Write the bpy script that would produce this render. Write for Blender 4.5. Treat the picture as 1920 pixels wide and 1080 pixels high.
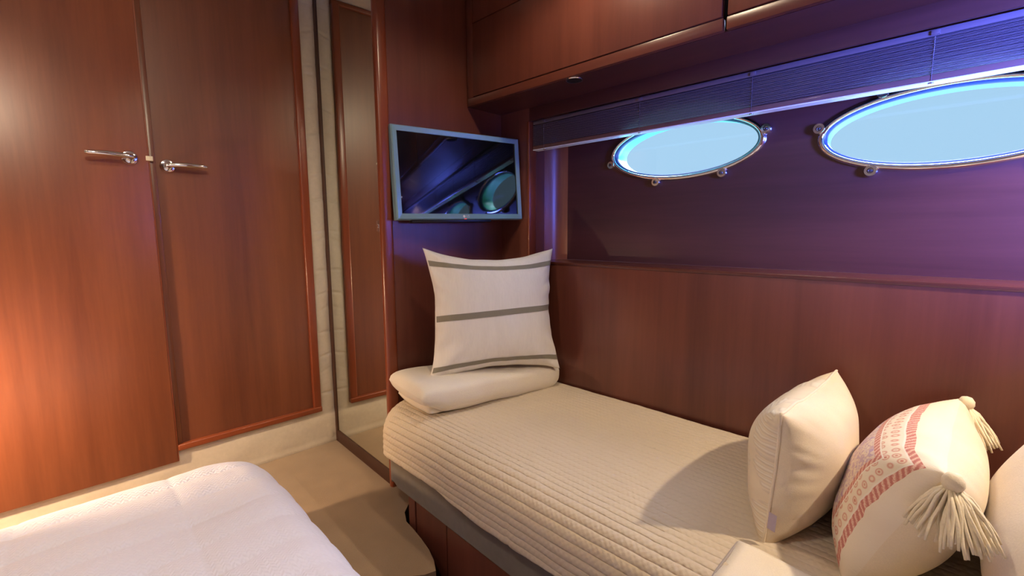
import bpy, bmesh, math, random
from mathutils import Vector, Matrix, noise
random.seed(7)
for o in list(bpy.data.objects): bpy.data.objects.remove(o, do_unlink=True)
scene = bpy.context.scene
COL = scene.collection
PI = math.pi

# ------------------------------------------------------------------ camera
AZ, PITCH, ROLL = math.radians(45.2), math.radians(7.0), math.radians(0.3)
F = Vector((math.cos(AZ)*math.cos(PITCH), math.sin(AZ)*math.cos(PITCH), -math.sin(PITCH)))
R0 = Vector((math.sin(AZ), -math.cos(AZ), 0)); U0 = R0.cross(F)
R_ = R0*math.cos(ROLL) - U0*math.sin(ROLL); U_ = U0*math.cos(ROLL) + R0*math.sin(ROLL)
cam_d = bpy.data.cameras.new('camera'); cam = bpy.data.objects.new('camera', cam_d); COL.objects.link(cam)
cam_d.sensor_width = 36; cam_d.lens = 16; cam_d.clip_start = 0.02
M = Matrix.Identity(4)
for i in range(3): M[i][0] = R_[i]; M[i][1] = U_[i]; M[i][2] = -F[i]
M[2][3] = 1.0
cam.matrix_world = M
scene.camera = cam

# ------------------------------------------------------------------ world, daylight, added blue fill, exposure
w = bpy.data.worlds.new('sky'); scene.world = w; w.use_nodes = True
bg = w.node_tree.nodes['Background']; bg.inputs[0].default_value = (0.42, 0.68, 0.92, 1); bg.inputs[1].default_value = 0.74
def sun(name, direction, strength, color, angle):
    d = bpy.data.lights.new(name, 'SUN'); d.energy = strength; d.color = color; d.angle = math.radians(angle)
    o = bpy.data.objects.new(name, d); COL.objects.link(o)
    o.rotation_euler = Vector(direction).to_track_quat('-Z', 'Y').to_euler()
    return o
sun('skylight', (-0.66, 0.08, -0.75), 26.0, (0.58, 0.68, 1.0), 60)
sun('sea_glint', (-0.72, 0.35, 0.5), 10.0, (0.20, 0.32, 1.0), 70)
def window_light(name, loc, direction, sx, sy, energy, color):
    d = bpy.data.lights.new(name, 'AREA'); d.shape = 'RECTANGLE'; d.size = sx; d.size_y = sy; d.energy = energy; d.color = color
    o = bpy.data.objects.new(name, d); COL.objects.link(o); o.location = loc
    o.rotation_euler = Vector(direction).to_track_quat('-Z', 'Z').to_euler()
    return o
wl_ = window_light('window_daylight', (0.93, -0.955, 1.20), (0.74, 0.65, 0.16), 0.34, 0.30, 36.0, (0.11, 0.17, 1.0)); wl_.data.spread = math.radians(74)  # added unseen blue area lamp, tints the hull side of the cabin
vs = scene.view_settings
vs.view_transform = 'Standard'; vs.look = 'None'; vs.exposure = 0.45; vs.gamma = 1.0; vs.use_curve_mapping = False

# ------------------------------------------------------------------ materials
MATS = {}
def new_mat(name):
    m = bpy.data.materials.new(name); m.use_nodes = True; nt = m.node_tree
    b = nt.nodes['Principled BSDF']; MATS[name] = m
    return m, nt, b
def N(nt, t, **kw):
    n = nt.nodes.new(t)
    for k, v in kw.items():
        if k in n.inputs.keys(): n.inputs[k].default_value = v
        else: setattr(n, k, v)
    return n
def L(nt, a, b): nt.links.new(a, b)
def math_n(nt, op, a, b=None):
    n = nt.nodes.new('ShaderNodeMath'); n.operation = op
    for i, v in enumerate((a, b)):
        if v is None: continue
        if isinstance(v, (int, float)): n.inputs[i].default_value = v
        else: nt.links.new(v, n.inputs[i])
    return n.outputs[0]
def coords(nt, scale=(1, 1, 1), kind='Object'):
    tc = N(nt, 'ShaderNodeTexCoord'); mp = N(nt, 'ShaderNodeMapping'); mp.inputs['Scale'].default_value = scale
    L(nt, tc.outputs[kind], mp.inputs['Vector']); return mp.outputs[0]
def ramp(nt, fac, stops):
    r = N(nt, 'ShaderNodeValToRGB'); e = r.color_ramp.elements
    while len(e) < len(stops): e.new(0.5)
    for i, (p, c) in enumerate(stops): e[i].position = p; e[i].color = (*c, 1)
    L(nt, fac, r.inputs[0]); return r.outputs[0]
def plain(name, col, rough=0.5, metal=0.0, coat=0.0, spec=0.5, emit=None, sheen=0.0):
    m, nt, b = new_mat(name)
    b.inputs['Base Color'].default_value = (*col, 1); b.inputs['Roughness'].default_value = rough
    b.inputs['Metallic'].default_value = metal; b.inputs['Coat Weight'].default_value = coat
    b.inputs['Specular IOR Level'].default_value = spec; b.inputs['Sheen Weight'].default_value = sheen
    if emit:
        b.inputs['Emission Color'].default_value = (*emit[0], 1); b.inputs['Emission Strength'].default_value = emit[1]
    return m
def wood(name, dark, light, axis='Z', rough=0.36, coat=0.30, seed=0.0, coat_rough=0.27):
    m, nt, b = new_mat(name)
    lo, hi = 1.3, 26.0
    s = {'Z': (hi, hi, lo), 'Y': (hi, lo, hi), 'X': (lo, hi, hi)}[axis]
    v = coords(nt, s)
    n1 = N(nt, 'ShaderNodeTexNoise', Scale=1.0, Detail=7.0, Roughness=0.62, Distortion=0.35); L(nt, v, n1.inputs['Vector'])
    s2 = tuple(a*0.16 if a > 5 else 0.25 for a in s)
    v2 = coords(nt, s2)
    n2 = N(nt, 'ShaderNodeTexNoise', Scale=1.7, Detail=2.0, Roughness=0.5); L(nt, v2, n2.inputs['Vector'])
    v3 = coords(nt, tuple(a*5 if a > 5 else 9.0 for a in s))
    n3 = N(nt, 'ShaderNodeTexNoise', Scale=1.0, Detail=3.0); L(nt, v3, n3.inputs['Vector'])
    f = math_n(nt, 'ADD', math_n(nt, 'MULTIPLY', n1.outputs[0], 0.55), math_n(nt, 'MULTIPLY', n2.outputs[0], 0.6))
    f = math_n(nt, 'ADD', f, math_n(nt, 'MULTIPLY', n3.outputs[0], 0.16))
    mid = tuple((a+c)/2 for a, c in zip(dark, light))
    c = ramp(nt, f, [(0.42, dark), (0.64, mid), (0.88, light)])
    L(nt, c, b.inputs['Base Color'])
    b.inputs['Roughness'].default_value = rough; b.inputs['Coat Weight'].default_value = coat; b.inputs['Coat Roughness'].default_value = coat_rough
    bp = N(nt, 'ShaderNodeBump', Strength=0.04, Distance=0.002); L(nt, f, bp.inputs['Height']); L(nt, bp.outputs[0], b.inputs['Normal'])
    return m
def cloth(name, col, rough=0.85, scale=300, strength=0.25, var=0.08, sheen=0.15, stretch=(1, 1, 1)):
    m, nt, b = new_mat(name)
    v = coords(nt, stretch)
    n1 = N(nt, 'ShaderNodeTexNoise', Scale=scale, Detail=3.0, Roughness=0.6); L(nt, v, n1.inputs['Vector'])
    n2 = N(nt, 'ShaderNodeTexNoise', Scale=9.0, Detail=3.0); L(nt, v, n2.inputs['Vector'])
    f = math_n(nt, 'ADD', math_n(nt, 'MULTIPLY', n1.outputs[0], 0.5), math_n(nt, 'MULTIPLY', n2.outputs[0], 0.5))
    c = ramp(nt, f, [(0.3, tuple(x*(1-var) for x in col)), (0.7, tuple(min(1, x*(1+var)) for x in col))])
    L(nt, c, b.inputs['Base Color']); b.inputs['Roughness'].default_value = rough; b.inputs['Sheen Weight'].default_value = sheen
    b.inputs['Specular IOR Level'].default_value = 0.25
    bp = N(nt, 'ShaderNodeBump', Strength=strength, Distance=0.002); L(nt, n1.outputs[0], bp.inputs['Height']); L(nt, bp.outputs[0], b.inputs['Normal'])
    return m

W_DARK, W_LIGHT = (0.150, 0.040, 0.017), (0.275, 0.083, 0.034)
wood('cherry_wood', W_DARK, W_LIGHT)
wood('cherry_wood_deep', (0.100, 0.027, 0.018), (0.180, 0.053, 0.033))
wood('cherry_wood_brown', (0.100, 0.028, 0.013), (0.190, 0.058, 0.025))
wood('cherry_trim_upright', (0.13, 0.026, 0.010), (0.24, 0.052, 0.018), rough=0.28)
wood('cherry_trim_level', (0.16, 0.034, 0.011), (0.27, 0.062, 0.020), axis='X', rough=0.28)
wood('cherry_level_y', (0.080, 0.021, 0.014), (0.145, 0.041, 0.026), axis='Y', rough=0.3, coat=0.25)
wood('recess_veneer', (0.050, 0.015, 0.013), (0.092, 0.029, 0.025), axis='Y', rough=0.32, coat=0.25)  # cherry darkened to put the recess and soffit shade into its colour
wood('mirror_frame_wood', (0.040, 0.014, 0.008), (0.062, 0.023, 0.013), axis='Y', rough=0.5, coat=0.0)
cloth('cream_vinyl', (0.62, 0.555, 0.46), rough=0.55, scale=60, strength=0.10, sheen=0.0)
cloth('ceiling_vinyl', (0.62, 0.58, 0.52), rough=0.6, scale=60, strength=0.1, sheen=0.0)
cloth('carpet', (0.29, 0.195, 0.115), rough=0.95, scale=420, strength=0.8, var=0.16, sheen=0.3)
cloth('grey_suede', (0.165, 0.140, 0.110), rough=0.8, scale=40, strength=0.1, var=0.14, sheen=0.3)
cloth('blanket_fleece', (0.74, 0.675, 0.56), rough=0.95, scale=350, strength=0.35, sheen=0.35)
cloth('cream_cotton', (0.80, 0.69, 0.50), rough=0.8, scale=420, strength=0.15)
cloth('smooth_sheet', (0.84, 0.76, 0.62), rough=0.7, scale=420, strength=0.08)
cloth('piping_cotton', (0.80, 0.70, 0.54), rough=0.8, scale=420, strength=0.1)
cloth('plain_linen', (0.84, 0.74, 0.60), rough=0.85, scale=300, strength=0.2)
cloth('crinkle_cotton', (0.75, 0.72, 0.67), rough=0.8, scale=55, strength=0.55, stretch=(3.0, 3.0, 0.35), var=0.05)
cloth('taupe_ribbon', (0.235, 0.215, 0.165), rough=0.7, scale=320, strength=0.3)
cloth('tassel_yarn', (0.82, 0.72, 0.52), rough=0.9, scale=300, strength=0.3)
cloth('seam_grey', (0.36, 0.32, 0.30), rough=0.9)
cloth('care_tag', (0.45, 0.38, 0.46), rough=0.8)
plain('chrome', (0.80, 0.80, 0.82), 0.09, 1.0)
plain('satin_steel', (0.62, 0.63, 0.66), 0.25, 1.0)
plain('dark_steel', (0.10, 0.10, 0.11), 0.3, 0.8)
plain('tv_bezel', (0.22, 0.38, 0.46), 0.32, 0.25, spec=0.5)
plain('tv_black', (0.006, 0.006, 0.007), 0.35)
plain('tv_screen', (0.003, 0.004, 0.006), 0.035, 0.0, spec=0.8)
plain('tv_logo', (0.75, 0.76, 0.78), 0.3)
plain('tv_led', (0.5, 0.03, 0.03), 0.4, emit=((1.0, 0.08, 0.06), 0.6))
plain('gap_shadow', (0.010, 0.006, 0.008), 0.7)
plain('blind_slat', (0.13, 0.10, 0.12), 0.30, 0.0, spec=0.6)
plain('blind_rail', (0.16, 0.085, 0.075), 0.30, 0.0, coat=0.3)
plain('blind_edge', (0.82, 0.86, 0.90), 0.25)
plain('porthole_sleeve', (0.16, 0.66, 0.42), 0.25, spec=0.5)
plain('porthole_gasket', (0.03, 0.06, 0.14), 0.4)
plain('hull_white', (0.75, 0.78, 0.80), 0.35)
plain('cream_plastic', (0.72, 0.64, 0.48), 0.5)
plain('lamp_lens', (0.9, 0.85, 0.75), 0.4, emit=((1.0, 0.80, 0.55), 6.0))
m, nt, b = new_mat('mirror_glass'); b.inputs['Base Color'].default_value = (0.80, 0.82, 0.76, 1); b.inputs['Metallic'].default_value = 1; b.inputs['Roughness'].default_value = 0.012
m, nt, b = new_mat('clear_glass')
g1 = N(nt, 'ShaderNodeBsdfTransparent'); g1.inputs[0].default_value = (0.97, 0.99, 1, 1); g2 = N(nt, 'ShaderNodeBsdfGlossy', Roughness=0.02); mx = N(nt, 'ShaderNodeMixShader'); mx.inputs[0].default_value = 0.05
L(nt, g1.outputs[0], mx.inputs[1]); L(nt, g2.outputs[0], mx.inputs[2]); L(nt, mx.outputs[0], nt.nodes['Material Output'].inputs[0])
# coverlet of the single bed: small waffle stitch
def coverlet(name, col, k1, k2, amp):
    m, nt, b = new_mat(name)
    v = coords(nt); sx = N(nt, 'ShaderNodeSeparateXYZ'); L(nt, v, sx.inputs[0])
    a = math_n(nt, 'SINE', math_n(nt, 'MULTIPLY', sx.outputs[1], k1))
    c = math_n(nt, 'SINE', math_n(nt, 'MULTIPLY', math_n(nt, 'ADD', sx.outputs[0], sx.outputs[2]), k2))
    n1 = N(nt, 'ShaderNodeTexNoise', Scale=160.0, Detail=3.0); L(nt, v, n1.inputs['Vector'])
    h = math_n(nt, 'ADD', math_n(nt, 'MULTIPLY', math_n(nt, 'MULTIPLY', a, c), 0.5), n1.outputs[0])
    bp = N(nt, 'ShaderNodeBump', Strength=amp, Distance=0.002); L(nt, h, bp.inputs['Height']); L(nt, bp.outputs[0], b.inputs['Normal'])
    n2 = N(nt, 'ShaderNodeTexNoise', Scale=5.0, Detail=3.0); L(nt, v, n2.inputs['Vector'])
    L(nt, ramp(nt, n2.outputs[0], [(0.3, tuple(x*0.95 for x in col)), (0.7, col)]), b.inputs['Base Color'])
    b.inputs['Roughness'].default_value = 0.85; b.inputs['Sheen Weight'].default_value = 0.15; b.inputs['Specular IOR Level'].default_value = 0.2
coverlet('beige_coverlet', (0.62, 0.52, 0.385), 420.0, 300.0, 0.5)
# white quilt: chevron stitch
m, nt, b = new_mat('white_quilt')
v = coords(nt); sx = N(nt, 'ShaderNodeSeparateXYZ'); L(nt, v, sx.inputs[0])
tri = math_n(nt, 'PINGPONG', sx.outputs[0], 0.008)
n1 = N(nt, 'ShaderNodeTexNoise', Scale=26.0, Detail=2.0); L(nt, v, n1.inputs['Vector'])
ph = math_n(nt, 'ADD', math_n(nt, 'ADD', math_n(nt, 'SUBTRACT', sx.outputs[1], sx.outputs[2]), math_n(nt, 'MULTIPLY', tri, 0.7)), math_n(nt, 'MULTIPLY', n1.outputs[0], 0.02))
h = math_n(nt, 'SINE', math_n(nt, 'MULTIPLY', ph, 560.0))
bp = N(nt, 'ShaderNodeBump', Strength=0.30, Distance=0.002); L(nt, h, bp.inputs['Height']); L(nt, bp.outputs[0], b.inputs['Normal'])
b.inputs['Base Color'].default_value = (0.73, 0.72, 0.81, 1); b.inputs['Roughness'].default_value = 0.85; b.inputs['Specular IOR Level'].default_value = 0.2
# patterned pillow face (UV -1..1 stored as 0..1)
def pattern_face(name):
    m, nt, b = new_mat(name)
    uv = N(nt, 'ShaderNodeUVMap'); s = N(nt, 'ShaderNodeSeparateXYZ'); L(nt, uv.outputs[0], s.inputs[0])
    ax = math_n(nt, 'MULTIPLY', math_n(nt, 'ABSOLUTE', math_n(nt, 'SUBTRACT', s.outputs[0], 0.5)), 2.0)
    ay = math_n(nt, 'MULTIPLY', math_n(nt, 'ABSOLUTE', math_n(nt, 'SUBTRACT', s.outputs[1], 0.5)), 2.0)
    # distance to the rim in metres (0.46 x 0.32)
    dx = math_n(nt, 'MULTIPLY', math_n(nt, 'SUBTRACT', 1.0, ax), 0.23); dy = math_n(nt, 'MULTIPLY', math_n(nt, 'SUBTRACT', 1.0, ay), 0.165)
    d = math_n(nt, 'MINIMUM', dx, dy)
    def band(lo, hi): return math_n(nt, 'MULTIPLY', math_n(nt, 'GREATER_THAN', d, lo), math_n(nt, 'LESS_THAN', d, hi))
    mp = N(nt, 'ShaderNodeMapping'); mp.inputs['Scale'].default_value = (0.46, 0.33, 1); L(nt, uv.outputs[0], mp.inputs[0])
    vo = N(nt, 'ShaderNodeTexVoronoi', Scale=46.0, Randomness=0.25); L(nt, mp.outputs[0], vo.inputs['Vector'])
    vo2 = N(nt, 'ShaderNodeTexVoronoi', Scale=95.0); L(nt, mp.outputs[0], vo2.inputs['Vector'])
    no = N(nt, 'ShaderNodeTexNoise', Scale=70.0, Detail=4.0, Distortion=1.2); L(nt, mp.outputs[0], no.inputs['Vector'])
    no2 = N(nt, 'ShaderNodeTexNoise', Scale=420.0, Detail=2.0); L(nt, mp.outputs[0], no2.inputs['Vector'])
    centre = ramp(nt, no.outputs[0], [(0.32, (0.50, 0.36, 0.50)), (0.46, (0.62, 0.44, 0.42)), (0.54, (0.80, 0.68, 0.50)), (0.66, (0.58, 0.40, 0.46))])
    flower = ramp(nt, vo.outputs['Distance'], [(0.10, (0.62, 0.24, 0.18)), (0.20, (0.82, 0.70, 0.52)), (0.30, (0.66, 0.33, 0.24)), (0.42, (0.82, 0.73, 0.57)), (1.0, (0.82, 0.73, 0.57))])
    wv = math_n(nt, 'SINE', math_n(nt, 'MULTIPLY', math_n(nt, 'ADD', s.outputs[0], math_n(nt, 'MULTIPLY', s.outputs[1], 0.72)), 210.0))
    red = ramp(nt, math_n(nt, 'ADD', math_n(nt, 'MULTIPLY', wv, 0.25), no2.outputs[0]), [(0.3, (0.55, 0.21, 0.17)), (0.55, (0.66, 0.31, 0.24)), (0.74, (0.78, 0.55, 0.42))])
    cream = (0.83, 0.74, 0.58)
    def mix(fac, a, c2):
        n = N(nt, 'ShaderNodeMix', data_type='RGBA'); L(nt, fac, n.inputs[0])
        for sock, val in ((n.inputs[6], a), (n.inputs[7], c2)):
            if isinstance(val, tuple): sock.default_value = (*val, 1)
            else: L(nt, val, sock)
        return n.outputs[2]
    col = mix(math_n(nt, 'GREATER_THAN', d, 0.018), cream, red)
    col = mix(math_n(nt, 'GREATER_THAN', d, 0.030), col, flower)
    col = mix(math_n(nt, 'GREATER_THAN', d, 0.070), col, red)
    col = mix(math_n(nt, 'GREATER_THAN', d, 0.082), col, centre)
    col = mix(band(0.030, 0.033), col, (0.85, 0.78, 0.66)); col = mix(band(0.067, 0.070), col, (0.85, 0.78, 0.66))
    L(nt, col, b.inputs['Base Color']); b.inputs['Roughness'].default_value = 0.85; b.inputs['Specular IOR Level'].default_value = 0.2
    bp = N(nt, 'ShaderNodeBump', Strength=0.25, Distance=0.002); L(nt, no2.outputs[0], bp.inputs['Height']); L(nt, bp.outputs[0], b.inputs['Normal'])
pattern_face('paisley_print')
def damask(name):
    m, nt, b = new_mat(name)
    uv = N(nt, 'ShaderNodeUVMap'); mp = N(nt, 'ShaderNodeMapping'); mp.inputs['Scale'].default_value = (0.46, 0.32, 1); L(nt, uv.outputs[0], mp.inputs[0])
    wv = N(nt, 'ShaderNodeTexWave', wave_type='RINGS', Scale=24.0, Distortion=6.0, Detail=2.0); wv.inputs['Detail Scale'].default_value = 0.6; L(nt, mp.outputs[0], wv.inputs['Vector'])
    no = N(nt, 'ShaderNodeTexNoise', Scale=11.0, Detail=1.0); L(nt, mp.outputs[0], no.inputs['Vector'])
    msk = ramp(nt, no.outputs[0], [(0.46, (0, 0, 0)), (0.50, (1, 1, 1))])
    f = math_n(nt, 'MULTIPLY', msk, wv.outputs[1] if len(wv.outputs) > 1 else wv.outputs[0])
    c = ramp(nt, f, [(0.0, (0.80, 0.70, 0.52)), (0.5, (0.70, 0.61, 0.46)), (1.0, (0.84, 0.77, 0.62))]); L(nt, c, b.inputs['Base Color'])
    bp = N(nt, 'ShaderNodeBump', Strength=0.35, Distance=0.002); L(nt, f, bp.inputs['Height']); L(nt, bp.outputs[0], b.inputs['Normal'])
    b.inputs['Roughness'].default_value = 0.7; b.inputs['Specular IOR Level'].default_value = 0.25
damask('embroidered_cotton')

# ------------------------------------------------------------------ mesh helpers
def mat(n): return MATS[n]
def link(name, me, mats, parent=None, smooth=False):
    o = bpy.data.objects.new(name, me); COL.objects.link(o)
    for m_ in (mats if isinstance(mats, (list, tuple)) else [mats]):
        if not len(me.materials) or len(me.materials) < (len(mats) if isinstance(mats, (list, tuple)) else 1): me.materials.append(mat(m_))
    if smooth:
        for p in me.polygons: p.use_smooth = True
    if parent: o.parent = parent
    return o
def from_bm(name, bm, m_, parent=None, smooth=False, auto=None):
    bmesh.ops.recalc_face_normals(bm, faces=bm.faces)
    if auto is not None:
        for f_ in bm.faces: f_.smooth = True
        for e in bm.edges:
            if len(e.link_faces) == 2 and e.calc_face_angle(0) > math.radians(auto): e.smooth = False
    me = bpy.data.meshes.new(name); bm.to_mesh(me); bm.free()
    return link(name, me, m_, parent, smooth)
def add_box(bm, lo, hi, bev=0.0, seg=2):
    r = bmesh.ops.create_cube(bm, size=1.0); vs_ = r['verts']
    for v in vs_:
        v.co = Vector(((lo[i]+hi[i])/2 + v.co[i]*(hi[i]-lo[i])) for i in range(3))
    if bev > 0:
        es = list({e for v in vs_ for e in v.link_edges})
        bmesh.ops.bevel(bm, geom=es, offset=bev, segments=seg, profile=0.5, affect='EDGES')
def box(name, lo, hi, m_, parent=None, bev=0.0, seg=2):
    bm = bmesh.new(); add_box(bm, lo, hi, bev, seg)
    return from_bm(name, bm, m_, parent, auto=35 if bev else None)
def tag(o, label, cat=None, group=None, kind=None):
    if label: o['label'] = label
    if cat: o['category'] = cat
    if group: o['group'] = group
    if kind: o['kind'] = kind
    return o
def empty(name, loc=(0, 0, 0), rot=(0, 0, 0)):
    o = bpy.data.objects.new(name, None); COL.objects.link(o); o.location = loc; o.rotation_euler = rot; o.empty_display_size = 0.05
    return o
def tube(bm, pts, rad, n=10, closed=False, flat=None):
    pts = [Vector(p) for p in pts]; rings = []
    K = len(pts); prev = None
    for i, p in enumerate(pts):
        a = pts[(i-1) % K] if closed or i > 0 else p; c = pts[(i+1) % K] if closed or i < K-1 else p
        t = (c-a).normalized()
        if prev is None:
            up = Vector((0, 0, 1)) if abs(t.z) < 0.9 else Vector((1, 0, 0)); nrm = (up - t*up.dot(t)).normalized()
        else: nrm = (prev - t*prev.dot(t)).normalized()
        prev = nrm; bi = t.cross(nrm); r = rad[i] if isinstance(rad, (list, tuple)) else rad
        rings.append([bm.verts.new(p + (nrm*math.cos(2*PI*k/n)*(flat or 1) + bi*math.sin(2*PI*k/n))*r) for k in range(n)])
    for i in range(K if closed else K-1):
        A, B = rings[i], rings[(i+1) % K]
        for k in range(n): bm.faces.new((A[k], A[(k+1) % n], B[(k+1) % n], B[k]))
    if not closed: bm.faces.new(rings[0][::-1]); bm.faces.new(rings[-1])
def lathe(bm, prof, mtx, n=24):
    rings = []
    for r, h_ in prof:
        rings.append([bm.verts.new(mtx @ Vector((r*math.cos(2*PI*k/n), r*math.sin(2*PI*k/n), h_))) for k in range(n)] if r > 1e-6 else [bm.verts.new(mtx @ Vector((0, 0, h_)))])
    for A, B in zip(rings, rings[1:]):
        if len(A) == 1 and len(B) == 1: continue
        for k in range(n):
            k2 = (k+1) % n
            if len(A) == 1: bm.faces.new((A[0], B[k], B[k2]))
            elif len(B) == 1: bm.faces.new((A[k], A[k2], B[0]))
            else: bm.faces.new((A[k], A[k2], B[k2], B[k]))
def prism(bm, poly, z0, z1):
    lo = [bm.verts.new((x, y, z0)) for x, y in poly]; hi = [bm.verts.new((x, y, z1)) for x, y in poly]
    n = len(poly)
    for i in range(n): bm.faces.new((lo[i], lo[(i+1) % n], hi[(i+1) % n], hi[i]))
    bm.faces.new(lo[::-1]); bm.faces.new(hi)
def grid_mesh(name, fn, nu, nv, m_, parent=None, smooth=True):
    vs_ = [fn(i/(nu-1), j/(nv-1)) for j in range(nv) for i in range(nu)]
    fs = [(j*nu+i, j*nu+i+1, (j+1)*nu+i+1, (j+1)*nu+i) for j in range(nv-1) for i in range(nu-1)]
    me = bpy.data.meshes.new(name); me.from_pydata([tuple(v) for v in vs_], [], fs); me.update()
    return link(name, me, m_, parent, smooth)
def nz(x, y, z=0.0): return noise.noise(Vector((x, y, z)))

# ------------------------------------------------------------------ layout constants (metres; X along the door wall, Y along the hull)
YD = 2.115            # door wall
YT = 1.54             # wall with the television
HA = math.radians(0.8)
def HX(y, off=0.0): return 1.465 + off + (1.54-y)*math.tan(HA)     # hull wall x at y
ZS = 0.875            # sill
ZF = 1.468            # top of recess
ZC = 1.524            # soffit
CEIL = 2.03
YN = -1.0             # near wall
XO = -1.3             # opposite wall
REC = 0.18            # recess depth
YR = 1.368            # left edge of recess

# hull wall frame: local x = outwards, local y = along the wall, rotated a little about z at (1.465, 1.54)
def hull_obj(o):
    o.matrix_world = Matrix.Translation((1.465, 1.54, 0)) @ Matrix.Rotation(HA, 4, 'Z') @ Matrix.Translation((-1.465, -1.54, 0))
    return o

# ------------------------------------------------------------------ the setting
bm = bmesh.new()
step = [(XO, 1.10), (0.60, 1.10)]
cx, cy, r = 0.655, 1.185, 0.105
step += [(0.64, 1.085), (0.68, 1.055), (0.712, 1.045), (0.733, 1.085), (0.750, 1.136), (0.762, 1.197), (0.771, 1.258), (0.776, 1.31), (0.80, 1.36), (0.90, 1.45), (1.0, YT), (1.0, YD), (XO, YD)]
prism(bm, step, -0.22, 0.0)
fl = from_bm('floor_step', bm, 'carpet')
fl.name = 'floor_step'
f0 = box('floor', (XO, YN, -0.27), (1.75, YD+0.05, -0.22), 'carpet')
tag(f0, 'beige carpet of the sunken floor between the beds', 'floor', kind='structure')
tag(fl, 'raised beige carpeted step in front of the doors and mirror', 'step', kind='structure')
wl = box('wall_left', (XO-0.05, YD, -0.27), (0.93, YD+0.05, CEIL), 'cream_vinyl')
tag(wl, 'cream vinyl covered wall holding the two wooden doors', 'wall', kind='structure')
# crinkled vinyl beside the right door and padded plinth below
def strip_fn(u, v):
    x = 0.806 + u*0.083; z = 0.02 + v*(CEIL-0.02)
    a = min(u, 1-u)*2
    bulge = 0.012*math.sqrt(max(0, 1-(1-a)**2))
    cre = 0.0
    for k in range(-1, 36):
        zc = 0.06*k + 0.012*math.sin(k*2.1) + (0.02+0.02*math.sin(k*1.3))*(u-0.5)
        cre += math.exp(-((z-zc)/0.006)**2)*(0.5+0.5*math.sin(k*3.7))
    return (x, YD - 0.002 - bulge + 0.007*cre*a + 0.005*nz(x*20, z*9, 3), z)
o = grid_mesh('vinyl_strip', strip_fn, 13, 420, 'cream_vinyl', wl)
def plinth_fn(u, v):
    x = -0.75 + u*1.635; z = v*0.175
    y = YD - 0.006 - 0.010*math.sin(PI*min(1, v*1.0))**0.5 + 0.003*nz(x*7, z*18, 5)
    if v < 0.18: y -= 0.012*(1-v/0.18)*(0.6+0.6*nz(x*5, 0, 1))
    return (x, y, z)
o = grid_mesh('plinth_panel', plinth_fn, 140, 24, 'cream_vinyl', wl)
ce = box('ceiling', (XO-0.05, YN-0.05, CEIL), (1.75, YD+0.05, CEIL+0.05), 'ceiling_vinyl'); tag(ce, 'pale vinyl cabin ceiling', 'ceiling', kind='structure')
wn = empty('wall_near')
for nm, a, c in (('panel', (XO-0.05, YN-0.05, -0.27), (0.74, YN, CEIL)), ('panel', (1.12, YN-0.05, -0.27), (1.85, YN, CEIL)), ('panel', (0.74, YN-0.05, -0.27), (1.12, YN, 1.03)), ('panel', (0.74, YN-0.05, 1.37), (1.12, YN, CEIL))): box(nm, a, c, 'cherry_wood', wn)
wn4 = empty('window_4'); tag(wn4, 'small rectangular window in the bulkhead behind the viewer', 'window', kind='structure')  # window added out of view to house the blue fill lamp
for a, c in (((0.72, YN-0.01, 1.01), (0.75, YN+0.012, 1.39)), ((1.11, YN-0.01, 1.01), (1.14, YN+0.012, 1.39)), ((0.75, YN-0.01, 1.01), (1.11, YN+0.012, 1.04)), ((0.75, YN-0.01, 1.36), (1.11, YN+0.012, 1.39))): box('window_frame', a, c, 'satin_steel', wn4, 0.003)
box('pane', (0.75, YN-0.03, 1.04), (1.11, YN-0.026, 1.36), 'clear_glass', wn4)
tag(wn, 'cherry wood bulkhead behind the viewer', 'wall', kind='structure')
wo = box('wall_opposite', (XO-0.05, YN, -0.27), (XO, YD, CEIL), 'ceiling_vinyl'); tag(wo, 'pale wall on the far side of the double bed', 'wall', kind='structure')
# wall with television: veneer panel + wardrobe end
wf = box('wall_far', (0.885, YT, -0.22), (1.75, YT+0.02, CEIL), 'cherry_wood_deep'); tag(wf, 'dark cherry veneer panel behind the television', 'wall', kind='structure')
bm = bmesh.new(); add_box(bm, (0.852, YT-0.008, -0.02), (0.900, YT+0.022, CEIL), 0.012, 4)
tr = from_bm('trim_1', bm, 'cherry_trim_upright', auto=40); tag(tr, 'rounded red-brown wooden corner post between mirror and television panel', 'trim', kind='structure')

# hull wall below the sill, the pillar beside the recess, the fascia above and the recess itself
hw = empty('wall_right'); tag(hw, 'dark cherry hull wall with a recess for the portholes', 'wall', kind='structure')
XW = 1.465
box('lower_panel', (XW, YN, -0.22), (XW+0.015, YT, ZS-0.004), 'cherry_wood_deep', hw, 0.003)
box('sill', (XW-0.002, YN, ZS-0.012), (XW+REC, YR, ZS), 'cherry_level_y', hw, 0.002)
box('pillar', (XW, YR+0.0, ZS-0.004), (XW+0.10, YT, ZC), 'cherry_wood_deep', hw, 0.0)
bm = bmesh.new(); add_box(bm, (XW-0.003, YR-0.002, ZS), (XW+0.045, YR+0.012, ZF), 0.005, 3)
from_bm('recess_moulding', bm, 'cherry_trim_upright', hw, auto=40)
bm = bmesh.new()
rv = [(XW+0.045, YR+0.004), (XW+0.075, YR+0.004), (XW+0.115, YR-0.002), (XW+0.15, YR-0.016), (XW+0.172, YR-0.04), (XW+0.18, YR-0.07)]
lo = [bm.verts.new((x, y, ZS)) for x, y in rv]; hi = [bm.verts.new((x, y, ZC)) for x, y in rv]
for i in range(len(rv)-1): bm.faces.new((lo[i], lo[i+1], hi[i+1], hi[i]))
from_bm('recess_reveal', bm, 'cherry_wood', hw, smooth=True)
box('fascia', (XW, YN, ZF), (XW+0.012, YR+0.0, ZC+0.002), 'recess_veneer', hw, 0.002)
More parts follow.
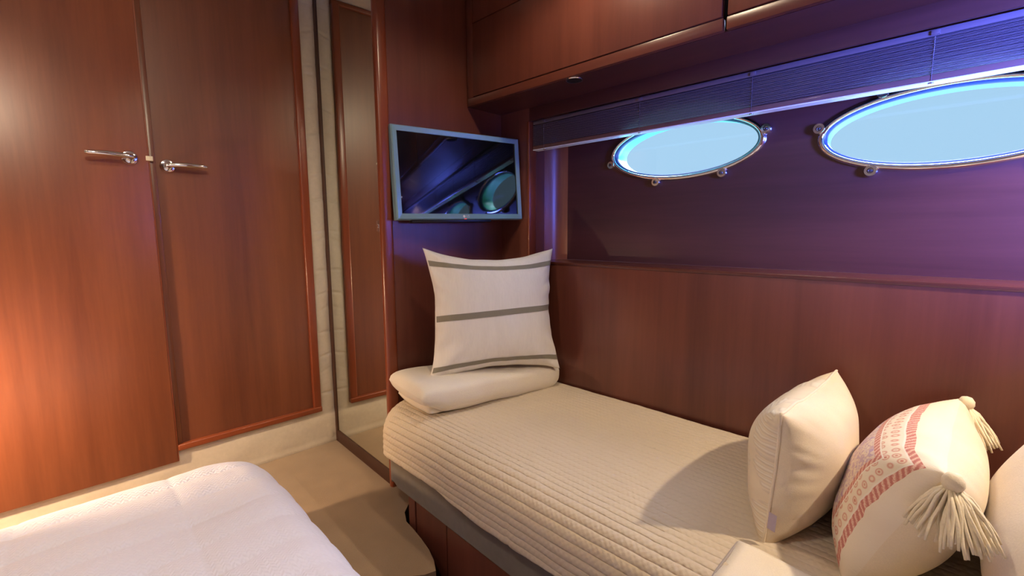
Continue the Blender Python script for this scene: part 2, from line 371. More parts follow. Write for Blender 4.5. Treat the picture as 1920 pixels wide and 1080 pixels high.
box('recess_top', (XW+0.012, YN, ZC), (XW+REC+0.02, YR+0.1, ZC+0.01), 'cherry_level_y', hw)
# recess back wall with the porthole openings
PORTS = [(0.783, 1.302), (0.064, 1.271), (-0.655, 1.245)]
PA, PB = 0.272, 0.098       # opening half axes
cells = [(YR-0.0, 0.424), (0.424, -0.296), (-0.296, YN)]
bm = bmesh.new(); XB = XW+REC
NS = 72
for (py, pz), (ya, yb) in zip(PORTS, cells):
    inner, outer, tubev = [], [], []
    for k in range(NS):
        t = 2*PI*k/NS; c_, s_ = math.cos(t), math.sin(t)
        inner.append(bm.verts.new((XB, py+PA*c_, pz+PB*s_)))
        tubev.append(bm.verts.new((XB+0.02, py+PA*c_, pz+PB*s_)))
        dy, dz = PA*c_, PB*s_; sc = 1e9
        if dy > 1e-9: sc = min(sc, (ya-py)/dy)
        if dy < -1e-9: sc = min(sc, (yb-py)/dy)
        if dz > 1e-9: sc = min(sc, (ZC-pz)/dz)
        if dz < -1e-9: sc = min(sc, (ZS-pz)/dz)
        outer.append(bm.verts.new((XB, py+dy*sc, pz+dz*sc)))
    for k in range(NS):
        j = (k+1) % NS
        bm.faces.new((inner[k], inner[j], outer[j], outer[k])); bm.faces.new((inner[k], inner[j], tubev[j], tubev[k]))
    for yy in (ya, yb):
        for zz in (ZS, ZC):
            cor = bm.verts.new((XB, yy, zz))
            near = sorted(range(NS), key=lambda k: (outer[k].co-cor.co).length)[:2]
            sides = [k for k in range(NS)]
            a1 = min((k for k in sides if abs(outer[k].co.y-yy) < 1e-5), key=lambda k: abs(outer[k].co.z-zz), default=None)
            a2 = min((k for k in sides if abs(outer[k].co.z-zz) < 1e-5), key=lambda k: abs(outer[k].co.y-yy), default=None)
            if a1 is not None and a2 is not None and a1 != a2:
                try: bm.faces.new((cor, outer[a1], outer[a2]))
                except ValueError: pass
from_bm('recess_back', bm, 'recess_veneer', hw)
hull_obj(hw)

# ------------------------------------------------------------------ portholes
def ell_ring(bm, py, pz, prof, n=80):
    """prof: list of (offset of half axes, x)"""
    rings = []
    for off, x in prof:
        rings.append([bm.verts.new((x, py+(PA+off)*math.cos(2*PI*k/n), pz+(PB+off)*math.sin(2*PI*k/n))) for k in range(n)])
    for A, B in zip(rings, rings[1:]):
        for k in range(n): bm.faces.new((A[k], A[(k+1) % n], B[(k+1) % n], B[k]))
    return rings
PSC = [[(1137, 290), (1208, 337), (1326, 330), (1443, 260)], []]
def porthole(i, label, angs):
    py, pz = PORTS[i]
    e = empty('window_%d' % (i+1)); tag(e, label, 'porthole', kind='structure')
    bm = bmesh.new(); ell_ring(bm, py, pz, [(0.000, XB+0.016), (0.000, XB-0.010), (0.003, XB-0.014), (0.010, XB-0.015), (0.015, XB-0.011), (0.018, XB-0.001)])
    from_bm('rim', bm, 'chrome', e, smooth=True)
    bm = bmesh.new(); ell_ring(bm, py, pz, [(-0.007, XB+0.012), (-0.007, XB-0.004), (-0.001, XB-0.008)])
    from_bm('gasket', bm, 'porthole_gasket', e, smooth=True)
    bm = bmesh.new(); ell_ring(bm, py, pz, [(-0.001, XB+0.014), (-0.001, XB+0.085), (0.06, XB+0.087)])
    from_bm('sleeve', bm, 'porthole_sleeve', e, smooth=True)
    bm = bmesh.new(); n = 80
    bm.faces.new([bm.verts.new((XB+0.010, py+(PA-0.004)*math.cos(2*PI*k/n), pz+(PB-0.004)*math.sin(2*PI*k/n))) for k in range(n)])
    from_bm('pane', bm, 'clear_glass', e)
    for a in angs:
        a = math.radians(a); c_, s_ = math.cos(a), math.sin(a)
        nv = Vector((0, c_/PA, s_/PB)).normalized()
        p = Vector((XB-0.006, py+PA*c_, pz+PB*s_)) + nv*0.022
        mt = Matrix.Translation(p) @ Matrix.Rotation(-PI/2, 4, 'Y')
        bm = bmesh.new(); lathe(bm, [(0.017, -0.006), (0.017, 0.006), (0.0145, 0.011), (0.008, 0.011), (0.0065, 0.006), (0.0, 0.005)], mt, 20)
        bo = from_bm('clamp', bm, 'chrome', e, auto=40)
        bm = bmesh.new(); lathe(bm, [(0.0045, 0.004), (0.0045, 0.010), (0.003, 0.0115), (0, 0.0115)], mt, 12)
        from_bm('screw', bm, 'dark_steel', bo, auto=40)
    hull_obj(e); return e
porthole(0, 'oval chrome porthole nearer the television', (171, 236, 288, 348, 60, 120))
porthole(1, 'oval chrome porthole at the right edge of the photo', (168, 232, 303, 12, 60, 120))
porthole(2, 'oval chrome porthole in the row beyond the right edge of the view', (171, 236, 303, 348, 60, 120))
hs = box('hull_shell', (XB+0.087, YN, 0.2), (XB+0.09, 1.6, 0.9), 'hull_white'); tag(hs, 'white outer skin of the hull below the portholes', 'hull', kind='structure'); hull_obj(hs)

# ------------------------------------------------------------------ blind
bl = empty('venetian_blind'); tag(bl, 'dark slatted blind drawn up in a stack above the portholes', 'blind')
ZB = 1.347
YB0, YB1 = YR-0.006, YN+0.05
bxc = XW+0.033
box('head_rail', (bxc-0.016, YB1, ZF-0.016), (bxc+0.016, YB0, ZF-0.001), 'blind_slat', bl, 0.002)
NSL = 26
bm = bmesh.new()
hw_ = 0.0165
prof = [(-hw_, 0.0), (-hw_*0.5, 0.0012), (0, 0.0016), (hw_*0.5, 0.0012), (hw_, 0.0)]
top0 = [bm.verts.new((x, YB0, z)) for x, z in prof]; top1 = [bm.verts.new((x, YB1, z)) for x, z in prof]
b0 = [bm.verts.new((x, YB0, z-0.0014)) for x, z in prof]; b1 = [bm.verts.new((x, YB1, z-0.0014)) for x, z in prof]
for i in range(4):
    bm.faces.new((top0[i], top0[i+1], top1[i+1], top1[i])); bm.faces.new((b0[i], b0[i+1], b1[i+1], b1[i]))
bm.faces.new((top0[0], top1[0], b1[0], b0[0])); bm.faces.new((top0[4], top1[4], b1[4], b0[4]))
s0 = from_bm('slat', bm, 'blind_slat', bl)
dz = (ZF-0.018-(ZB+0.020))/NSL
for k in range(NSL):
    s = s0 if k == 0 else s0.copy()
    if k: COL.objects.link(s); s.parent = bl
    s.location = (bxc + 0.0012*math.sin(k*2.3), 0, ZB+0.0215+k*dz)
br = box('bottom_rail', (bxc-0.0175, YB1, ZB+0.003), (bxc+0.0175, YB0, ZB+0.0185), 'blind_rail', bl, 0.003)
box('edge_strip', (bxc-0.017, YB1, ZB), (bxc+0.017, YB0, ZB+0.003), 'blind_edge', br)
for yy in (1.30, 0.86, 0.495, 0.10, -0.35):
    bm = bmesh.new(); tube(bm, [(bxc-0.0178, yy, ZF-0.018), (bxc-0.0178, yy, ZB+0.004)], 0.0007, 6); from_bm('cord', bm, 'blind_slat', bl)
    bm = bmesh.new(); lathe(bm, [(0, 0), (0.006, 0.0005), (0.006, 0.004), (0.003, 0.006), (0, 0.006)], Matrix.Translation((bxc-0.012, yy, ZB-0.004)), 12)
    from_bm('cord_button', bm, 'satin_steel', br, auto=40)
    box('rail_clip', (bxc-0.0195, yy-0.008, ZF-0.014), (bxc-0.016, yy+0.008, ZF-0.004), 'blind_slat', bl, 0.001)
hull_obj(bl)

# ------------------------------------------------------------------ overhead cabinets
CF = 1.268
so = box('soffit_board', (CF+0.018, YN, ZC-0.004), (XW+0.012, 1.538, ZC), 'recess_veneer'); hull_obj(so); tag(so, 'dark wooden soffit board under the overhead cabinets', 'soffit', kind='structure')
def cabinet(y0, y1, label, ledge):
    e = empty('overhead_cabinet', (0, 0, 0)); tag(e, label, 'cabinet', 'overhead cabinets along the hull wall')
    box('carcass', (CF+0.018, y0, ZC), (XW+0.19, y1, CEIL-0.002), 'gap_shadow', e, 0.0)
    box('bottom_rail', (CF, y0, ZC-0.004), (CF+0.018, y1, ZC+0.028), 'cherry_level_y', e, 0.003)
    d = box('door', (CF-0.003, y0+0.003, ZC+0.030), (CF+0.016, y1-ledge, 1.835), 'cherry_wood_deep', e, 0.0025)
    if ledge > 0.01: box('side_stile', (CF, y1-ledge+0.002, ZC+0.028), (CF+0.018, y1, CEIL-0.002), 'cherry_wood_deep', e, 0.002)
    box('top_rail', (CF-0.001, y0+0.003, 1.838), (CF+0.018, y1-ledge, CEIL-0.002), 'cherry_wood_deep', e, 0.002)
    hull_obj(e); return e
cabinet(0.508, 1.538, 'long overhead cabinet above the television corner', 0.040)
cabinet(YN+0.002, 0.500, 'overhead cabinet to the right of the dark gap', 0.003)
def puck(name, x, y, z, label, m_lens, energy=None, color=(1, 0.8, 0.55), cone=110, blend=0.6, rad=0.03, aim=(0, 0, -1)):
    e = empty(name, (x, y, z)); tag(e, label, 'downlight')
    bm = bmesh.new(); k_ = 1.0 if energy else 0.78
    lathe(bm, [(0.0262, -0.0028), (0.0275, -0.0035), (0.029*k_+0.0065, -0.002), (0.030*k_+0.0065, 0.0)], Matrix.Identity(4), 32)
    from_bm('ring', bm, 'chrome', e, smooth=True)
    bm = bmesh.new(); lathe(bm, [(0, -0.0025), (0.026, -0.0025), (0.0265, 0.0)], Matrix.Identity(4), 32)
    from_bm('lens', bm, m_lens, e)
    if energy:
        d = bpy.data.lights.new(name+'_light', 'SPOT'); d.energy = energy; d.color = color; d.spot_size = math.radians(cone); d.spot_blend = blend; d.shadow_soft_size = rad
        o = bpy.data.objects.new(name+'_light', d); COL.objects.link(o); o.parent = e; o.location = (0, 0, -0.012); o.rotation_euler = Vector(aim).to_track_quat('-Z', 'Y').to_euler()
    return e
puck('cabinet_downlight', 1.312, 1.011, ZC-0.005, 'small unlit chrome downlight under the overhead cabinet', 'gap_shadow')
WARM = (1.0, 0.79, 0.55)
puck('cabinet_downlight', 1.38, -0.47, ZC-0.005, 'lit chrome downlight under the overhead cabinet beyond the cushions', 'lamp_lens', 46, WARM, 140, 0.4, 0.02)
puck('ceiling_downlight', -0.02, -0.07, CEIL-0.001, 'lit ceiling downlight tilted towards the left door', 'lamp_lens', 74, WARM, 70, 0.8, 0.05, (-0.10, 1.0, -0.36))
puck('ceiling_downlight', -0.38, 1.86, CEIL-0.001, 'lit ceiling downlight close to the left door', 'lamp_lens', 30, WARM, 100, 0.8, 0.03)
puck('ceiling_downlight', 0.93, 0.80, CEIL-0.001, 'lit ceiling downlight above the gap between the beds', 'lamp_lens', 17, WARM, 150, 0.5, 0.05)

puck('ceiling_downlight', -0.15, 0.75, CEIL-0.001, 'lit ceiling downlight over the middle of the double bed', 'lamp_lens', 26, (1.0, 0.86, 0.70), 150, 0.5, 0.05)
# bedside reading lamp on the wall, left of the doors
rl = empty('reading_lamp', (-0.86, YD-0.002, 0.78)); tag(rl, 'small chrome wall reading lamp beside the left door', 'lamp')
bm = bmesh.new(); lathe(bm, [(0, 0.0), (0.03, 0.0), (0.03, 0.008), (0.01, 0.014), (0, 0.014)], Matrix.Rotation(PI/2, 4, 'X'), 24); from_bm('wall_plate', bm, 'chrome', rl, auto=40)
bm = bmesh.new(); tube(bm, [(0, -0.01, 0), (0.02, -0.08, 0.02), (0.10, -0.14, 0.03), (0.22, -0.24, 0.0), (0.30, -0.31, -0.10)], 0.006, 8); from_bm('arm', bm, 'chrome', rl, smooth=True)
bm = bmesh.new(); lathe(bm, [(0.012, 0.03), (0.020, 0.025), (0.040, -0.03), (0.038, -0.03), (0.018, 0.02)], Matrix.Translation((0.32, -0.33, -0.15)) @ Matrix.Rotation(math.radians(-25), 4, 'Y'), 24); from_bm('shade', bm, 'satin_steel', rl, auto=40)
d = bpy.data.lights.new('reading_lamp_light', 'SPOT'); d.energy = 46; d.color = (1.0, 0.68, 0.40); d.spot_size = math.radians(150); d.spot_blend = 0.4; d.shadow_soft_size = 0.025
o = bpy.data.objects.new('reading_lamp_light', d); COL.objects.link(o); o.parent = rl; o.location = (0.345, -0.335, -0.17); o.rotation_euler = Vector((0.60, 0.62, -0.30)).to_track_quat('-Z', 'Y').to_euler()

# ------------------------------------------------------------------ doors
DF = 2.082
def handle(parent, x, z, y, sgn):
    e = empty('handle'); e.parent = parent; e.location = (x, y, z)
    mt = Matrix.Rotation(PI/2, 4, 'X')
    bm = bmesh.new(); lathe(bm, [(0, 0.0), (0.0245, 0.0), (0.0245, 0.004), (0.022, 0.0075), (0.012, 0.0085), (0.0095, 0.011), (0.0095, 0.034), (0, 0.034)], mt, 32)
    from_bm('rose', bm, 'chrome', e, auto=40)
    bm = bmesh.new()
    pts, rad = [], []
    for k in range(15):
        t = k/14
        pts.append((sgn*(-0.012+0.128*t), -0.036-0.010*math.sin(t*PI*0.5), 0.003*math.sin(t*PI)+0.002*t)); rad.append(0.0075+0.0035*math.sin(PI*min(1, t*1.05))**0.8 if t < 0.97 else 0.006)
    rad[0] = 0.006
    tube(bm, pts, rad, 14, flat=0.85); from_bm('lever', bm, 'chrome', e, smooth=True)
    return e
d1 = empty('door_1', (0, 0, 0)); tag(d1, 'left cherry wood cabin door with lever handle pointing left', 'door', kind='structure')
box('leaf', (-0.76, DF, 0.131), (0.2545, YD-0.004, 2.008), 'cherry_wood', d1, 0.002)
box('edge_lipping', (0.2545, DF+0.002, 0.131), (0.2585, YD-0.004, 2.008), 'cherry_trim_level', d1)
handle(d1, 0.203, 1.262, DF, -1)
box('latch', (0.248, DF-0.003, 1.258), (0.268, DF+0.012, 1.274), 'cream_plastic', d1, 0.001)
d2 = empty('door_2', (0, 0, 0)); tag(d2, 'right cherry wood door with framed edge and lever handle pointing right', 'door', kind='structure')
box('leaf', (0.259, YD-0.014, 0.193), (0.776, YD-0.002, 2.008), 'cherry_wood_brown', d2)
box('left_stile', (0.2586, YD-0.020, 0.193), (0.276, YD-0.002, 2.008), 'cherry_wood_brown', d2, 0.002)
box('right_frame', (0.776, YD-0.030, 0.170), (0.811, YD-0.001, 2.02), 'cherry_trim_upright', d2, 0.006, 3)
box('bottom_frame', (0.2586, YD-0.034, 0.170), (0.812, YD-0.001, 0.195), 'cherry_trim_level', d2, 0.005, 3)
box('top_frame', (-0.77, YD-0.030, 2.008), (0.812, YD-0.001, 2.028), 'cherry_trim_level', d2, 0.005, 3)
handle(d2, 0.311, 1.246, YD-0.014, 1)

# ------------------------------------------------------------------ mirror door of the wardrobe
MA = math.radians(-2.0)
mi = empty('mirror_door', (0.881, YD, 0)); mi.rotation_euler = (0, 0, MA); tag(mi, 'tall mirrored wardrobe door with brown frame', 'mirror')
# local: y negative towards the post
LN = YD-YT-0.012
box('mirror_pane', (0.001, -LN+0.006, 0.056), (0.006, -0.034, CEIL-0.01), 'mirror_glass', mi)
box('frame_upright', (-0.004, -0.034, 0.0), (0.02, 0.004, CEIL-0.002), 'mirror_frame_wood', mi, 0.002)
box('frame_bottom', (-0.004, -LN, 0.0), (0.02, -0.034, 0.056), 'mirror_frame_wood', mi, 0.002)
box('edge_profile', (-0.003, -LN, 0.056), (0.02, -LN+0.006, CEIL-0.002), 'dark_steel', mi)
la = box('latch', (-0.006, -LN+0.007, 1.005), (0.001, -LN+0.031, 1.045), 'satin_steel', mi, 0.002)
box('latch_button', (-0.010, -LN+0.013, 1.018), (-0.006, -LN+0.025, 1.032), 'chrome', la, 0.002)
bm = bmesh.new(); lathe(bm, [(0, 0.006), (0.004, 0.005), (0.005, 0.0)], Matrix.Translation((0.001, -LN+0.014, 1.252)) @ Matrix.Rotation(-PI/2, 4, 'Y'), 12); from_bm('stop_button', bm, 'cream_plastic', mi, smooth=True)

# ------------------------------------------------------------------ television
tv = empty('television', (1.1751, 1.46, 1.2235)); tag(tv, 'small wall mounted flat television with blue-grey frame', 'television')
yaw, pit, rol = math.radians(-8.93), math.radians(-3.56), math.radians(0.85)
ex = Vector((math.cos(yaw), math.sin(yaw), 0)); nn = Vector((math.sin(yaw), -math.cos(yaw), 0)); up = Vector((0, 0, 1))*math.cos(pit) + nn*math.sin(pit)
ex2 = ex*math.cos(rol) + up*math.sin(rol); up2 = up*math.cos(rol) - ex*math.sin(rol); ny = up2.cross(ex2)
mt = Matrix.Identity(4)
for i in range(3): mt[i][0] = ex2[i]; mt[i][1] = ny[i]; mt[i][2] = up2[i]; mt[i][3] = (1.1751, 1.46, 1.2235)[i]
tv.matrix_world = mt
TW, TH = 0.5762, 0.3454
bw, bb = 0.021, 0.023
bm = bmesh.new()
o_ = [(-TW/2, -TH/2), (TW/2, -TH/2), (TW/2, TH/2), (-TW/2, TH/2)]
i_ = [(-TW/2+bw, -TH/2+bb), (TW/2-bw, -TH/2+bb), (TW/2-bw, TH/2-bw), (-TW/2+bw, TH/2-bw)]
R1 = [bm.verts.new((x, 0.030, z)) for x, z in o_]; R2 = [bm.verts.new((x, 0.002, z)) for x, z in o_]
R3 = [bm.verts.new((x*0.985, -0.004, z*0.978)) for x, z in o_]; R4 = [bm.verts.new((x, -0.001, z)) for x, z in i_]; R5 = [bm.verts.new((x, 0.006, z)) for x, z in i_]
for A, B in ((R1, R2), (R2, R3), (R3, R4), (R4, R5)):
    for k in range(4): bm.faces.new((A[k], A[(k+1) % 4], B[(k+1) % 4], B[k]))
from_bm('bezel', bm, 'tv_bezel', tv)
box('screen', (-TW/2+bw-0.002, 0.004, -TH/2+bb-0.002), (TW/2-bw+0.002, 0.010, TH/2-bw+0.002), 'tv_screen', tv)
box('back_cover', (-TW/2+0.02, 0.012, -TH/2+0.006), (TW/2-0.06, 0.042, TH/2-0.02), 'tv_black', tv, 0.006)
box('speaker_bar', (-TW/2+0.06, 0.004, -TH/2-0.010), (TW/2-0.16, 0.034, -TH/2+0.003), 'tv_black', tv, 0.003)
box('status_light', (-0.006, -0.0045, -TH/2+0.0015), (0.004, -0.001, -TH/2+0.0045), 'tv_led', tv)
def text_part(name, body, size, loc, m_, parent):
    c = bpy.data.curves.new(name, 'FONT'); c.body = body; c.size = size; c.extrude = 0.0004; c.align_x = 'LEFT'; c.align_y = 'CENTER'
    t = bpy.data.objects.new(name+'_curve', c); COL.objects.link(t)
    dg = bpy.context.evaluated_depsgraph_get(); me = bpy.data.meshes.new_from_object(t.evaluated_get(dg)); bpy.data.objects.remove(t)
    o = link(name, me, m_, parent); o.location = loc; o.rotation_euler = (PI/2, 0, 0); return o
text_part('brand_lettering', 'LG', 0.014, (0.001, -0.0045, -TH/2+0.0125), 'tv_logo', tv)
bm = bmesh.new(); lathe(bm, [(0, 0.001), (0.0052, 0.001), (0.0052, 0.0)], Matrix.Translation((-0.007, -0.0035, -TH/2+0.0125)) @ Matrix.Rotation(PI/2, 4, 'X'), 20)
from_bm('brand_disc', bm, 'tv_logo', tv)
bm = bmesh.new(); add_box(bm, (-0.05, 0.042, -0.05), (0.05, 0.050, 0.05), 0.003); add_box(bm, (-0.02, 0.05, -0.03), (0.02, 0.075, 0.03), 0.003)
from_bm('wall_bracket', bm, 'tv_black', tv, auto=35)

# ------------------------------------------------------------------ single bed along the hull
XE = 0.765
def xedge(y, base=XE, rr=0.13, yc=1.385):
    if y <= yc: return base + 0.0*(1.4-y)
    d_ = min(rr, y-yc); return base + (rr - math.sqrt(max(0, rr*rr-d_*d_)))
def rot_edge(y): return -0.02*(1.3-y)   # the bed front runs slightly outwards towards the viewer
sb = empty('single_bed', (1.1, 0.25, -0.22)); tag(sb, 'single berth with grey mattress sides on a wooden base along the hull', 'bed')
def child(o, e): o.parent = e; o.matrix_parent_inverse = e.matrix_world.inverted(); return o
sb_inv = Matrix.Translation((-1.1, -0.25, 0.22))
def sbp(o): o.parent = sb; o.matrix_parent_inverse = sb_inv; return o
bm = bmesh.new(); poly = []
for k in range(0, 19):
    y = YN+0.02 + (1.37-YN-0.02)*k/18; poly.append((xedge(y)+0.016+rot_edge(y), y))
for k in range(1, 11):
    a = PI/2*k/10; poly.append((0.765+0.016+0.12-0.12*math.cos(a)+rot_edge(1.37), 1.385+0.12*math.sin(a)))
poly += [(1.452, 1.505), (1.462, YN+0.02)]
prism(bm, poly, 0.098, 0.335)
es = [e for e in bm.edges if abs(e.verts[0].co.z-e.verts[1].co.z) < 1e-6 and e.verts[0].co.z < 0.2]
bmesh.ops.bevel(bm, geom=es, offset=0.018, segments=4, profile=0.5, affect='EDGES')
es = [e for e in bm.edges if abs(e.verts[0].co.z-0.335) < 1e-5 and abs(e.verts[1].co.z-0.335) < 1e-5 and len({round(f.normal.z, 2) for f in e.link_faces}) > 1]
bmesh.ops.bevel(bm, geom=es, offset=0.085, segments=5, profile=0.5, affect='EDGES')
sbp(from_bm('mattress', bm, 'grey_suede', auto=40))
bf = 0.786
def base_box(name, y0, y1, dx=0.0, z1=0.098):
    bm = bmesh.new(); prism(bm, [(bf+dx+rot_edge(y0), y0), (bf+dx+rot_edge(y1), y1), (bf+0.03, y1), (bf+0.03, y0)], -0.22, z1)
    return sbp(from_bm(name, bm, 'cherry_wood_deep'))
base_box('base_post', 1.262, 1.302, -0.003)
base_box('base_panel', 1.084, 1.258)
base_box('base_panel', 0.30, 1.080)
base_box('base_panel', YN+0.02, 0.296)
bm = bmesh.new(); add_box(bm, (bf+0.03, YN+0.02, -0.22), (1.455, 1.28, 0.097)); sbp(from_bm('base_carcass', bm, 'cherry_wood_deep'))

# quilted coverlet: cross-section parameter s runs from hull to hem
def quilt_prof(y, s_):
    """s_ = distance (m) from the hull side; returns x, z, nx, nz (outward normal)"""
    xe = xedge(y) + rot_edge(y); rr = 0.085; zt = 0.357
    x0 = 1.458; flat_len = x0 - (xe+rr); arc = rr*PI/2
    if s_ < flat_len: return x0-s_, zt, 0.0, 1.0
    if s_ < flat_len+arc:
        a = (s_-flat_len)/rr; return xe+rr-rr*math.sin(a), zt-rr+rr*math.cos(a), -math.sin(a), math.cos(a)
    d_ = s_-flat_len-arc; return xe, zt-rr-d_, -1.0, 0.0
def quilt_len(y): return 1.458-(xedge(y)+rot_edge(y)+0.085) + 0.085*PI/2 + 0.062 + 0.006*math.sin(y*9)+0.004*nz(y*14, 2.2)
def quilt_fn(u, v):
    y = 1.515 + (YN+0.03-1.515)*v
    Lq = quilt_len(y); s_ = u*Lq
    x, z, nx, nzv = quilt_prof(y, s_)
    front = max(0.0, (s_-(Lq-0.30))/0.30)
    wl_ = 0.0205
    ph_ = s_/wl_ + 0.10*nz(x*6, y*6, 4)
    rid = abs(math.sin(PI*ph_))
    amp = 0.0022 + 0.0030*front
    h_ = amp*(rid**0.6-0.6)
    h_ += 0.004*nz(x*4, y*3.1, 7)*(1-front) + 0.0035*front*nz(y*11, s_*9, 2) + 0.0012*nz(x*30, y*30, 1)
    for yc in (1.30, 1.10, 0.78, 0.42):
        h_ -= 0.0035*math.exp(-((y-yc+0.01*nz(s_*8, yc))/0.004)**2)*front
    if v < 0.02: h_ -= (0.02-v)*0.6
    return (x+nx*h_, y, z+nzv*h_)
q = grid_mesh('coverlet', quilt_fn, 300, 220, 'beige_coverlet')
md = q.modifiers.new('thickness', 'SOLIDIFY'); md.thickness = 0.008; md.offset = 1 if True else -1
tag(q, 'beige ribbed quilted coverlet spread over the single bed', 'coverlet')
# smooth sheet folded over the front of the bed near the cushions
def sheet_fn(u, v):
    y = 0.287 + (YN+0.05-0.287)*v; Lq = quilt_len(y)
    s0_ = 1.458-0.935+0.02*nz(y*4, 1)+0.03*max(0, v-0.1); s_ = s0_ + u*(Lq+0.015-s0_)
    x, z, nx, nzv = quilt_prof(y, s_); h_ = 0.010+0.002*nz(y*6, s_*9, 6) + 0.0015*math.sin(s_*40)
    if v < 0.03: h_ -= 0.004*(1-v/0.03)
    return (x+nx*h_, y, z+nzv*h_)
sh = grid_mesh('folded_sheet', sheet_fn, 40, 60, 'smooth_sheet'); md = sh.modifiers.new('thickness', 'SOLIDIFY'); md.thickness = 0.004; md.offset = 1
tag(sh, 'smooth cream sheet folded over the front edge of the single bed', 'sheet')
bm = bmesh.new(); pts = []
for k in range(20):
    y = 0.288; Lq = quilt_len(y); s_ = 1.458-0.935 + k/19*(Lq-0.52); x, z, nx, nzv = quilt_prof(y, s_); pts.append((x+nx*0.008, y, z+nzv*0.008))
tube(bm, pts, 0.0028, 8); from_bm('hem_piping', bm, 'seam_grey', sh, smooth=True)  # grey tube painting the gap shadow along the sheet's end edge

# ------------------------------------------------------------------ double bed in the left foreground
db = empty('double_bed', (-0.45, 0.3, -0.22)); tag(db, 'low double bed in the left foreground with pale mattress', 'bed')
db_inv = Matrix.Translation((0.45, -0.3, 0.22))
def dbp(o): o.parent = db; o.matrix_parent_inverse = db_inv; return o
bm = bmesh.new(); add_box(bm, (XO+0.03, YN+0.03, -0.22), (0.30, 1.05, 0.0), 0.01); dbp(from_bm('base', bm, 'cherry_wood_deep', auto=35))
bm = bmesh.new(); add_box(bm, (XO+0.03, YN+0.03, 0.004), (0.35, 1.57, 0.27), 0.05, 5); dbp(from_bm('mattress', bm, 'plain_linen', auto=50))
BX, BY, BZ, BR = 0.420, 1.650, 0.305, 0.10
def dq_fn(u, v):
    # superellipse-like draped cover: local distances from the right edge and far edge
    sx_ = 1.72*(0.4*u+0.6*u*u); sy_ = 2.75*(0.35*v+0.65*v*v)           # arc lengths from the hem on the right side / far side
    def prof(s_, edge, drop=0.16):
        if s_ < drop: return edge, -BR-(drop-s_), 1.0
        s2 = s_-drop; arc = BR*PI/2
        if s2 < arc:
            a = s2/BR; return edge-BR+BR*math.cos(a), -BR+BR*math.sin(a), 1-math.sin(a)
        return edge-BR-(s2-arc), 0.0, 0.0
    x, zx, kx = prof(sx_, BX); y, zy, ky = prof(sy_, BY)
    # round the plan corner
    rc = 0.16
    dx_, dy_ = x-(BX-rc), y-(BY-rc)
    if dx_ > 0 and dy_ > 0:
        r_ = math.hypot(dx_, dy_); mx_ = max(dx_, dy_); sc = mx_/r_
        x = BX-rc+dx_*sc; y = BY-rc+dy_*sc
    z = BZ + min(zx, zy) if (zx < 0 and zy < 0) else BZ+zx+zy
    ridge = 0.0
    yy = sy_/0.118 + 0.08*nz(x*4, y*4)
    ridge += 0.0080*(abs(math.sin(PI*yy))**0.35-0.8)
    xx = sx_/0.30+0.42 + 0.05*nz(y*5, x*3, 5)
    ridge += 0.0085*(abs(math.sin(PI*xx))**0.22-0.85)
    ridge += 0.009*nz(x*5, y*5, 8)+0.002*nz(x*22, y*22, 8)
    nx_ = kx; ny_ = ky; nz_ = max(0.0, 1-max(kx, ky))
    return (x+nx_*ridge, y+ny_*ridge, z+nz_*ridge)
dq = grid_mesh('white_quilt', dq_fn, 280, 460, 'white_quilt')
tag(dq, 'white chevron stitched quilt on the double bed in the left foreground', 'quilt')

# ------------------------------------------------------------------ cushions
def pillow_surf(W, H, T, seed, pinch=0.10, expo=0.55, wr=0.004, sag=0.0):
    def f_(u, v, side, off=0.0):
        x = W/2*u*(1-pinch*(1-v*v)*u*u); z = H/2*v*(1-pinch*(1-u*u)*v*v)
        e = max(0.0, (1-abs(u)**2.3)*(1-abs(v)**2.3)); t = e**expo
        y = T/2*t
        rim = (1-min(1.0, e*1.6))
        ang = math.atan2(v, u)
        y += wr*rim*min(1, e*14)*(nz(ang*5.5+seed, max(abs(u), abs(v))*1.2, side*3)+0.5*nz(ang*12, seed, side))
        y += 0.006*nz(u*1.7+seed, v*1.7, side*5+seed)*min(1, e*3)
        x += 0.006*nz(v*2.2, seed+3, 0)*abs(u)**3; z += 0.006*nz(u*2.6, seed+9, 0)*abs(v)**3 - sag*(1-u*u)*max(0, v)
        return Vector((x, side*(y+off), z))
    return f_
def pillow_mesh(name, f_, mats, parent, n=56):
    def warp(t): return math.sin(t*PI/2)*0.55+t*0.45
    me = bpy.data.meshes.new(name); vs_, fs, uvs, mi_ = [], [], [], []
    P = [warp(-1+2*i/(n-1)) for i in range(n)]; idx = {}
    for side in (-1, 1):
        for j in range(n):
            for i in range(n):
                edge = i in (0, n-1) or j in (0, n-1)
                key = (i, j, 0 if edge else side)
                if key not in idx: idx[key] = len(vs_); vs_.append(tuple(f_(P[i], P[j], side if not edge else side)))
        for j in range(n-1):
            for i in range(n-1):
                q4 = []
                for a, c in ((i, j), (i+1, j), (i+1, j+1), (i, j+1)):
                    edge = a in (0, n-1) or c in (0, n-1); q4.append((idx[(a, c, 0 if edge else side)], ((P[a]+1)/2, (P[c]+1)/2)))
                if side == 1: q4 = q4[::-1]
                fs.append([x[0] for x in q4]); uvs += [x[1] for x in q4]; mi_.append(0 if side == -1 else 1)
    me.from_pydata(vs_, [], fs)
    ul = me.uv_layers.new(name='UVMap')
    for k, uv in enumerate(uvs): ul.data[k].uv = uv
    o = link(name, me, mats, parent, True)
    for p, k in zip(me.polygons, mi_): p.material_index = min(k, len(mats)-1)
    return o
